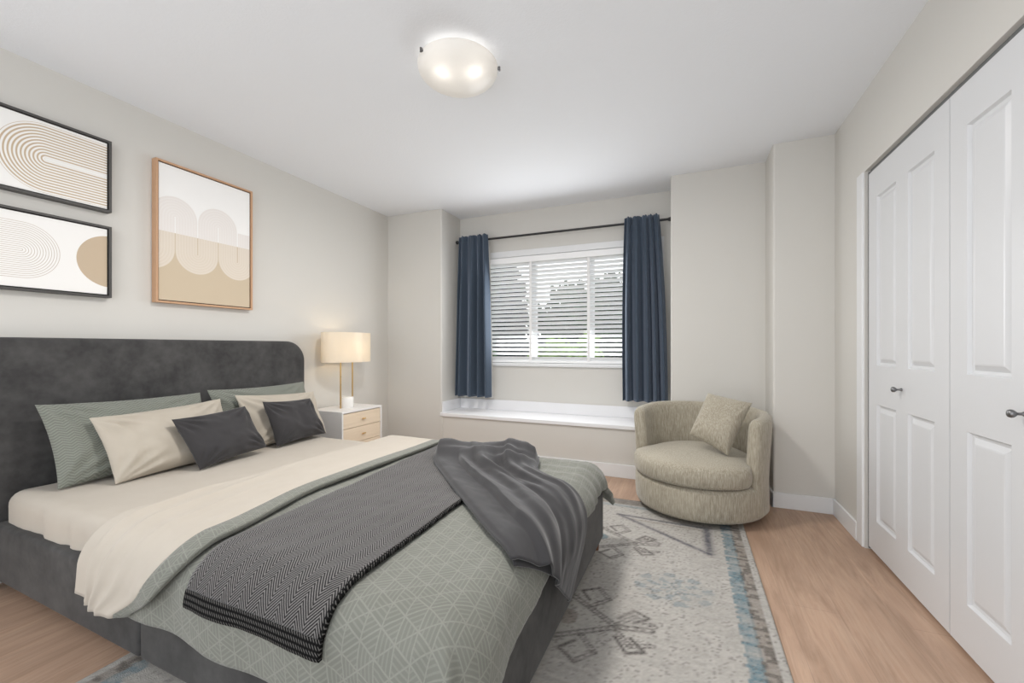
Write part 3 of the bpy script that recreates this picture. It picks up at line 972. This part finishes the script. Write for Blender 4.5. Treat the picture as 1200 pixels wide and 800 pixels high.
for i in range(nu):
    s = i / (nu - 1)
    for j in range(nv):
        t = j / (nv - 1)
        a = smooth_poly(LE, s); b = smooth_poly(RE, s)
        p = a[0] + (b[0] - a[0]) * t; q = a[1] + (b[1] - a[1]) * t
        bl_ = math.sin(math.pi * t) * (1 - sstep(0, .25, s))
        p += -.03 * bl_; q += .075 * bl_ + .02 * math.sin(t * 17) * (1 - sstep(0, .12, s))
        e = min(t, 1 - t)
        h = drape_h(s, t)
        h = .022 + (h - .022) * sstep(0, .045, e)
        V.append(drape(p, q, max(h, .025) + .003 * fbm(p * 2, q * 2), flare=.1)); UV.append((s, t))
o = mesh_obj('upper_layer', V, grid_faces(nu, nv), M['graphite'], dr, True, UV)
solid(o, .006, -1)
# the folded-under layer whose hem shows below the upper layer at the foot
V = []; UV = []; nu, nv = 40, 30
U0 = [(2.02, .62), (2.315, .335)]; U1 = [(2.28, .74), (2.485, .60)]
for i in range(nu):
    s = i / (nu - 1)
    a = poly_at(U0, s); b = poly_at(U1, s)
    for j in range(nv):
        t = j / (nv - 1)
        V.append(drape(a[0] + (b[0] - a[0]) * t, a[1] + (b[1] - a[1]) * t, .015, flare=.1)); UV.append((s, t))
solid(mesh_obj('under_layer', V, grid_faces(nu, nv), M['graphite'], dr, True, UV), .005, -1)

# ------------------------------------------------------------------ pillows
def pillow(name, label, cat, TL, TR, BL, BRc, T, mat, seed, group=None, uvs=1.0, pinch=.05, wr=.012):
    TL, TR, BL, BRc = map(Vector, (TL, TR, BL, BRc))
    c = (TL + TR + BL + BRc) / 4
    nrm = (TR - TL).cross(BL - TL).normalized()
    if nrm.x < 0: nrm = -nrm                      # towards the foot of the bed
    n = 41
    V = []; UV = []; F = []
    w = (TR - TL).length / 2; hgt = (BL - TL).length / 2
    def pos(u, v, side):
        k1 = 1 - pinch * (1 - v * v) * 1.0; k2 = 1 - pinch * 1.3 * (1 - u * u)
        uu, vv = u * k1, v * k2
        a, b = (uu + 1) / 2, (vv + 1) / 2
        base = (TL * (1 - a) + TR * a) * (1 - b) + (BL * (1 - a) + BRc * a) * b
        e = max(0, (1 - abs(u) ** 3.2)) * max(0, (1 - abs(v) ** 3.2))
        t = T / 2 * e ** .55
        # sag: fuller at the bottom
        t *= 1 + .18 * v
        cr = wr * fbm(u * 2.2 * w / .3, v * 2.2 * hgt / .3, seed * 3.1 + side) * e ** .5
        dcorner = min(math.hypot(u - cu, v - cv) for cu in (-1, 1) for cv in (-1, 1))
        ang = math.atan2(abs(v) - 1.05, abs(u) - 1.05)
        cr += wr * .7 * math.sin(ang * 16 + seed) * math.exp(-((dcorner - .45) / .3) ** 2) * e ** .4
        return base + nrm * side * (t + cr)
    for side in (1, -1):
        for i in range(n):
            for j in range(n):
                u = -1 + 2 * i / (n - 1); v = -1 + 2 * j / (n - 1)
                # denser near the rim
                u = math.sin(u * math.pi / 2); v = math.sin(v * math.pi / 2)
                V.append(pos(u, v, side) - c); UV.append(((u * w + seed) * uvs, (v * hgt) * uvs))
    f1 = grid_faces(n, n); f2 = [tuple(reversed(f)) for f in grid_faces(n, n, n * n)]
    me = bpy.data.meshes.new(name); me.from_pydata([tuple(v) for v in V], [], f1 + f2)
    L = me.uv_layers.new(name='UVMap')
    for lp in me.loops: L.data[lp.index].uv = UV[lp.vertex_index]
    b2 = bmesh.new(); b2.from_mesh(me); bmesh.ops.remove_doubles(b2, verts=b2.verts[:], dist=1e-5)
    bmesh.ops.recalc_face_normals(b2, faces=b2.faces[:]); b2.to_mesh(me); b2.free()
    for p in me.polygons: p.use_smooth = True
    me.materials.append(mat)
    o = bpy.data.objects.new(name, me); link(o); o.location = c
    return tag(o, label, cat, group)
G1, G2, G3 = 'sage pillows against the headboard', 'cream pillows on the bed', 'charcoal cushions on the bed'
pillow('pillow', 'sage patterned pillow leaning on the headboard, away from the nightstand', 'pillow', (-2.685, .895, .815), (-2.675, 1.575, .803), (-2.535, .915, .45), (-2.545, 1.60, .45), .13, M['sage_zig'], 1, G1, wr=.016)
pillow('pillow', 'sage patterned pillow leaning on the headboard beside the nightstand', 'pillow', (-2.66, 1.605, .815), (-2.655, 2.285, .815), (-2.555, 1.65, .45), (-2.545, 2.315, .45), .12, M['sage_zig'], 2, G1, wr=.016)
pillow('pillow', 'plain cream pillow in front of the sage pillow further from the nightstand', 'pillow', (-2.565, 1.03, .743), (-2.57, 1.625, .766), (-2.40, 1.055, .448), (-2.43, 1.63, .448), .13, M['cream_pillow'], 3, G2, wr=.02)
pillow('pillow', 'plain cream pillow in front of the sage pillow nearer the nightstand', 'pillow', (-2.56, 1.705, .778), (-2.555, 2.285, .745), (-2.45, 1.74, .448), (-2.425, 2.285, .448), .12, M['cream_pillow'], 4, G2, wr=.02)
pillow('cushion', 'small charcoal cushion in the middle of the bed', 'cushion', (-2.41, 1.284, .706), (-2.43, 1.68, .722), (-2.285, 1.345, .448), (-2.32, 1.74, .475), .11, M['graphite_pillow'], 5, G3, wr=.017)
pillow('cushion', 'small charcoal cushion nearest the nightstand', 'cushion', (-2.43, 1.79, .735), (-2.435, 2.15, .716), (-2.345, 1.825, .455), (-2.365, 2.225, .462), .10, M['graphite_pillow'], 6, G3, wr=.017)

# ------------------------------------------------------------------ nightstand and lamp
ns = thing('nightstand', 'white nightstand with two pale oak drawers beside the bed', 'nightstand', (-2.695, 2.765, 0))
NX, NY, NZ = .175, .235, .555
bm = bmesh.new()
box(bm, -NX, NX, -NY, NY, NZ - .016, NZ, .002)
box(bm, -NX, NX, -NY, -NY + .016, .12, NZ - .016, .002); box(bm, -NX, NX, NY - .016, NY, .12, NZ - .016, .002)
box(bm, -NX, -NX + .012, -NY, NY, .12, NZ - .016); box(bm, -NX, NX, -NY, NY, .12, .136, .002)
obj('carcass', bm, M['ns_body'], ns)
for z0, z1 in ((.414, .533), (.288, .410), (.140, .284)):
    bm = bmesh.new(); box(bm, -NX + .03, NX - .003, -NY + .019, NY - .019, z0, z1, .002)
    d = obj('drawer', bm, M['pale_oak'], ns)
    bm = bmesh.new()
    zc = (z0 + z1) / 2
    cyl(bm, (NX - .004, 0, zc), (NX + .012, 0, zc), .004, n=12); cyl(bm, (NX + .011, -.017, zc), (NX + .011, .017, zc), .0055, n=12)
    obj('drawer_knob', bm, M['brass'], d, True, auto=.8)
for x in (-NX + .03, NX - .03):
    for y in (-NY + .03, NY - .03):
        bm = bmesh.new(); cyl(bm, (x, y, 0), (x, y, .12), .010, .014, 12)
        obj('leg', bm, M['brass'], ns, True, auto=.8)

lp = thing('table_lamp', 'table lamp with oval linen shade and twin brass stems on the nightstand', 'lamp', (-2.70, 2.765, NZ))
bm = bmesh.new(); lathe(bm, [(0, 0), (.054, 0), (.056, .003), (.056, .088), (.054, .091), (0, .091)], 40)
tag(obj('base', bm, M['marble'], lp, True, auto=.6), 'white marble cylinder base')
for y in (-.070, .066):
    bm = bmesh.new(); cyl(bm, (0, y, 0.0), (0, y, .44), .0062, n=14)
    tag(obj('stem', bm, M['brass'], lp, True, auto=.8), 'slim brass stem')
bm = bmesh.new(); cyl(bm, (0, -.070, .435), (0, .066, .435), .005, n=10)
obj('cross_bar', bm, M['brass'], lp, True, auto=.8)
bm = bmesh.new(); zs0, zs1 = .392, .642
lathe(bm, [(1, zs0), (1, zs1), (.985, zs1), (.985, zs0)], 64, .15, .238, closed=True)
obj('lamp_shade', bm, M['shade'], lp, True, auto=.6)
bm = bmesh.new(); bmesh.ops.create_uvsphere(bm, u_segments=16, v_segments=10, radius=.03, matrix=Matrix.Translation((0, 0, .50)))
obj('bulb', bm, M['bulb_warm'], lp, True)
bm = bmesh.new(); cyl(bm, (0, 0, .435), (0, 0, .475), .012, n=12)
obj('socket', bm, M['brass'], lp, True, auto=.8)

# ------------------------------------------------------------------ swivel chair
CX, CY, CR = .075, 3.075, math.atan2(-.93, -.36)       # facing direction
ch = thing('swivel_chair', 'round oatmeal tweed swivel barrel chair in front of the window recess', 'chair', (CX, CY, .0085), CR)
RA, RB = .415, .405                                     # local +x faces the sitter's front
def ell(a, k=1.0): return (RA * k * math.cos(a), RB * k * math.sin(a))
bm = bmesh.new(); lathe(bm, [(0, .0), (.30, .0), (.30, .035), (0, .035)], 40)
for v in bm.verts:
    if v.co.z < .02: v.co.z = .0
obj('plinth', bm, M['plinth'], ch, True, auto=.6)
bm = bmesh.new()
lathe(bm, [(0, .034), (.90, .034), (.965, .038), (.985, .055), (1.0, .12), (1.0, .20), (.985, .222), (.95, .232), (0, .235)], 72, RA, RB)
obj('base', bm, M['tweed'], ch, True, auto=1.0)
# backrest: curved shell from arm to arm
def shell():
    a0, a1 = math.radians(70), math.radians(290)
    na = 60
    prof = []
    # cross-section (inset from outside, height fraction), a rounded upright
    th = .085
    ring = [(-.004, .06), (-.0, .25), (.0, .45), (.0, .585), (.006, .625), (.022, .648), (.045, .655), (.066, .648), (.08, .628), (th, .59), (th, .40), (th, .20), (th - .01, .10)]
    V = []; F = []; nr = len(ring)
    for i in range(na):
        s = i / (na - 1); a = a0 + (a1 - a0) * s
        e = min(s, 1 - s)
        top = 1.0 - .055 * (1 - sstep(0, .22, e)) - .05 * (1 - sstep(0, .025, e))
        thin = 1 - .25 * (1 - sstep(0, .02, e))
        for (ins, z) in ring:
            zz = z if z < .3 else .3 + (z - .3) * top
            lean = .022 * sstep(.25, .65, zz)
            r = 1.0 + lean / RA - (th / 2 + (ins - th / 2) * thin) / RA
            V.append((RA * r * math.cos(a), RB * r * math.sin(a), zz))
    for i in range(na - 1):
        for k in range(nr):
            k2 = (k + 1) % nr
            F.append((i * nr + k, i * nr + k2, (i + 1) * nr + k2, (i + 1) * nr + k))
    F.append(tuple(range(nr))[::-1]); F.append(tuple((na - 1) * nr + k for k in range(nr)))
    bm = bmesh.new(); vs = [bm.verts.new(v) for v in V]
    for f in F: bm.faces.new([vs[k] for k in f])
    bmesh.ops.recalc_face_normals(bm, faces=bm.faces[:])
    es = [e for e in bm.edges if any(len(f.verts) > 4 for f in e.link_faces)]
    bmesh.ops.bevel(bm, geom=es, offset=.018, segments=3, profile=.5, affect='EDGES')
    return obj('backrest', bm, M['tweed'], ch, True, auto=1.3)
shell()
bm = bmesh.new()
prof = [(0, .236), (.93, .236), (.985, .242), (1.01, .262), (1.015, .30), (1.005, .335), (.975, .356), (.92, .367), (.75, .383), (.5, .396), (.25, .402), (0, .404)]
lathe(bm, prof, 72)
ca, sa = RA, RB
for v in bm.verts:
    x, y = v.co.x, v.co.y
    front = sstep(-.15, .35, x)
    k = .775 + (.245 + .0) * front
    v.co.x = x * RA * k + .01 * front; v.co.y = y * RB * (.775 + .225 * sstep(-.05, .55, x))
obj('seat_cushion', bm, M['tweed'], ch, True, auto=1.2)
pillow('throw_pillow', 'square oatmeal tweed pillow propped up inside the swivel chair', 'cushion', (.135, 3.13, .762), (.385, 3.02, .720), (.02, 2.955, .505), (.235, 2.88, .405), .15, M['tweed'], 7, pinch=.03, wr=.006)

# ------------------------------------------------------------------ pictures
def art_mat(kind):
    n = NT('art_' + kind); x = n.xyz(n.coord())      # local: y across, z up
    Y, Z = x[1], x[2]
    paper = (.88, .87, .85)
    def dist(cy, cz):
        return n.math('SQRT', n.math('ADD', n.math('POWER', n.math('SUBTRACT', Y, cy), 2.0), n.math('POWER', n.math('SUBTRACT', Z, cz), 2.0)))
    def capsule(cy, cz, sgn):
        """distance to a bar that runs from (cy,cz) towards sgn*y"""
        dy = n.math('MULTIPLY', n.math('SUBTRACT', Y, cy), float(sgn))
        dyn = n.math('MINIMUM', dy, 0.0)
        return n.math('SQRT', n.math('ADD', n.math('POWER', dyn, 2.0), n.math('POWER', n.math('SUBTRACT', Z, cz), 2.0)))
    if kind == 'loops_tan':
        d = capsule(.190, -.003, 1)
        band = n.remap(n.math('PINGPONG', n.math('ADD', d, .0035), .0068), .0028, .0045, 0, 1)
        inside = n.math('MULTIPLY', n.math('LESS_THAN', d, .165), n.math('GREATER_THAN', d, .006))
        k = n.math('MULTIPLY', band, inside)
        col = n.mix(k, paper, (.55, .43, .30))
    elif kind == 'loops_fine':
        d = capsule(.107, 0.0, -1)
        band = n.remap(n.math('PINGPONG', d, .0048), .0030, .0044, 0, 1)
        k = n.math('MULTIPLY', band, n.math('LESS_THAN', d, .137))
        col = n.mix(n.math('MULTIPLY', k, .75), paper, (.42, .33, .26))
        c = n.math('LESS_THAN', dist(.433, .002), .136)
        col = n.mix(c, col, (.55, .44, .32))
    else:
        # paper above, sand below, with pale interlocking arches
        low = n.math('LESS_THAN', Z, .005)
        base = n.mix(low, (.90, .895, .885), (.60, .50, .37))
        R = .124
        def arch(cy, up):
            dy = n.math('ABSOLUTE', n.math('SUBTRACT', Y, cy))
            if up:
                dz = n.math('MAXIMUM', n.math('SUBTRACT', Z, .10), 0.0); lim = n.math('GREATER_THAN', Z, -.10)
            else:
                dz = n.math('MAXIMUM', n.math('SUBTRACT', -.10, Z), 0.0); lim = n.math('LESS_THAN', Z, .10)
            d = n.math('SQRT', n.math('ADD', n.math('POWER', dy, 2.0), n.math('POWER', dz, 2.0)))
            a = n.math('MULTIPLY', n.math('MULTIPLY', n.math('LESS_THAN', d, R), n.math('GREATER_THAN', d, .004)), lim)
            st = n.remap(n.math('PINGPONG', d, .0078), .0025, .0045, .80, 1)
            return n.math('MULTIPLY', a, st)
        k = None
        for cy, up in ((-.19, True), (.062, True), (-.064, False), (.188, False), (-.316, False)):
            a = arch(cy, up)
            k = a if k is None else n.math('MAXIMUM', k, a)
        pale = n.mix(low, (.80, .765, .74), (.735, .665, .58))
        col = n.mix(k, base, pale)
    return n.set(col, .55, spec=.25)
def picture(name, y0, y1, z0, z1, mfr, label, kind, group, depth=.042, fw=.011):
    t = thing(name, label, 'picture', (XL + .001, (y0 + y1) / 2, (z0 + z1) / 2), group=group)
    w, h = (y1 - y0) / 2, (z1 - z0) / 2
    bm = bmesh.new()
    for a, b, c, d in ((-w, -w + fw, -h, h), (w - fw, w, -h, h), (-w + fw, w - fw, -h, -h + fw), (-w + fw, w - fw, h - fw, h)):
        box(bm, 0, depth, a, b, c, d)
    obj('picture_frame', bm, mfr, t)
    g = .006
    bm = bmesh.new()
    box(bm, .006, depth - .014, -w + fw, w - fw, -h + fw, h - fw)
    obj('backing', bm, M['frame_lip'], t)
    bm = bmesh.new(); box(bm, depth - .0145, depth - .008, -w + fw + g, w - fw - g, -h + fw + g, h - fw - g)
    obj('art_print', bm, art_mat(kind), t)
    return t
picture('framed_print', 1.437, 2.022, 1.337, 2.178, M['frame_oak'], 'tall print of pale arches on sand in an oak frame', 'arches', None)
GP = 'black framed loop prints above the bed'
picture('framed_print', .365, 1.235, 1.793, 2.175, M['frame_black'], 'black framed print of thick tan looping lines, above the other loop print', 'loops_tan', GP)
picture('framed_print', .365, 1.235, 1.337, 1.717, M['frame_black'], 'black framed print of fine loops and a tan circle, under the thick-lined print', 'loops_fine', GP)

# ------------------------------------------------------------------ ceiling light
cl = thing('ceiling_light', 'round frosted glass dome light glowing on the white ceiling', 'ceiling light', (-1.01, 1.745, H))
bm = bmesh.new(); lathe(bm, [(0, 0), (.135, 0), (.135, -.010), (.13, -.014), (0, -.014)], 48)
ld = bpy.data.lights.new('ceiling_light_glow', 'AREA'); ld.shape = 'DISK'; ld.size = .36; ld.energy = 20; ld.color = (1, .965, .92)
lo = bpy.data.objects.new('ceiling_light_glow', ld); COL.objects.link(lo); lo.parent = cl; lo.location = (0, 0, -.128)
obj('mounting_plate', bm, M['white'], cl, True, auto=.6)
bm = bmesh.new()
pr = []
for k in range(15):
    a = k / 14
    pr.append((.190 * math.sin(a * math.pi / 2) if k else 0, -.114 + .082 * (1 - math.cos(a * math.pi / 2))))
pr.append((.191, -.024))
pr2 = [(r * .975 if r else 0, z + .004) for r, z in pr[::-1]]
lathe(bm, pr + pr2, 64)
bmesh.ops.remove_doubles(bm, verts=bm.verts[:], dist=1e-6)
obj('glass_bowl', bm, M['bowl'], cl, True, auto=1.2)
for a in (math.radians(243), math.radians(22.7), math.radians(133)):
    bm = bmesh.new()
    c_, s_ = math.cos(a), math.sin(a)
    cyl(bm, (.178 * c_, .178 * s_, -.032), (.198 * c_, .198 * s_, -.032), .006, n=12)
    cyl(bm, (.198 * c_, .198 * s_, -.041), (.198 * c_, .198 * s_, -.022), .005, n=12)
    cyl(bm, (.12 * c_, .12 * s_, -.012), (.198 * c_, .198 * s_, -.024), .003, n=8)
    tag(obj('clip', bm, M['steel'], cl, True, auto=.8), 'small metal clip holding the bowl')
for dx, dy in ((-.028, -.085), (.098, -.030)):
    bm = bmesh.new(); bmesh.ops.create_uvsphere(bm, u_segments=16, v_segments=10, radius=.03, matrix=Matrix.Translation((dx, dy, -.064)))
    obj('bulb', bm, M['bulb_cool'], cl, True)
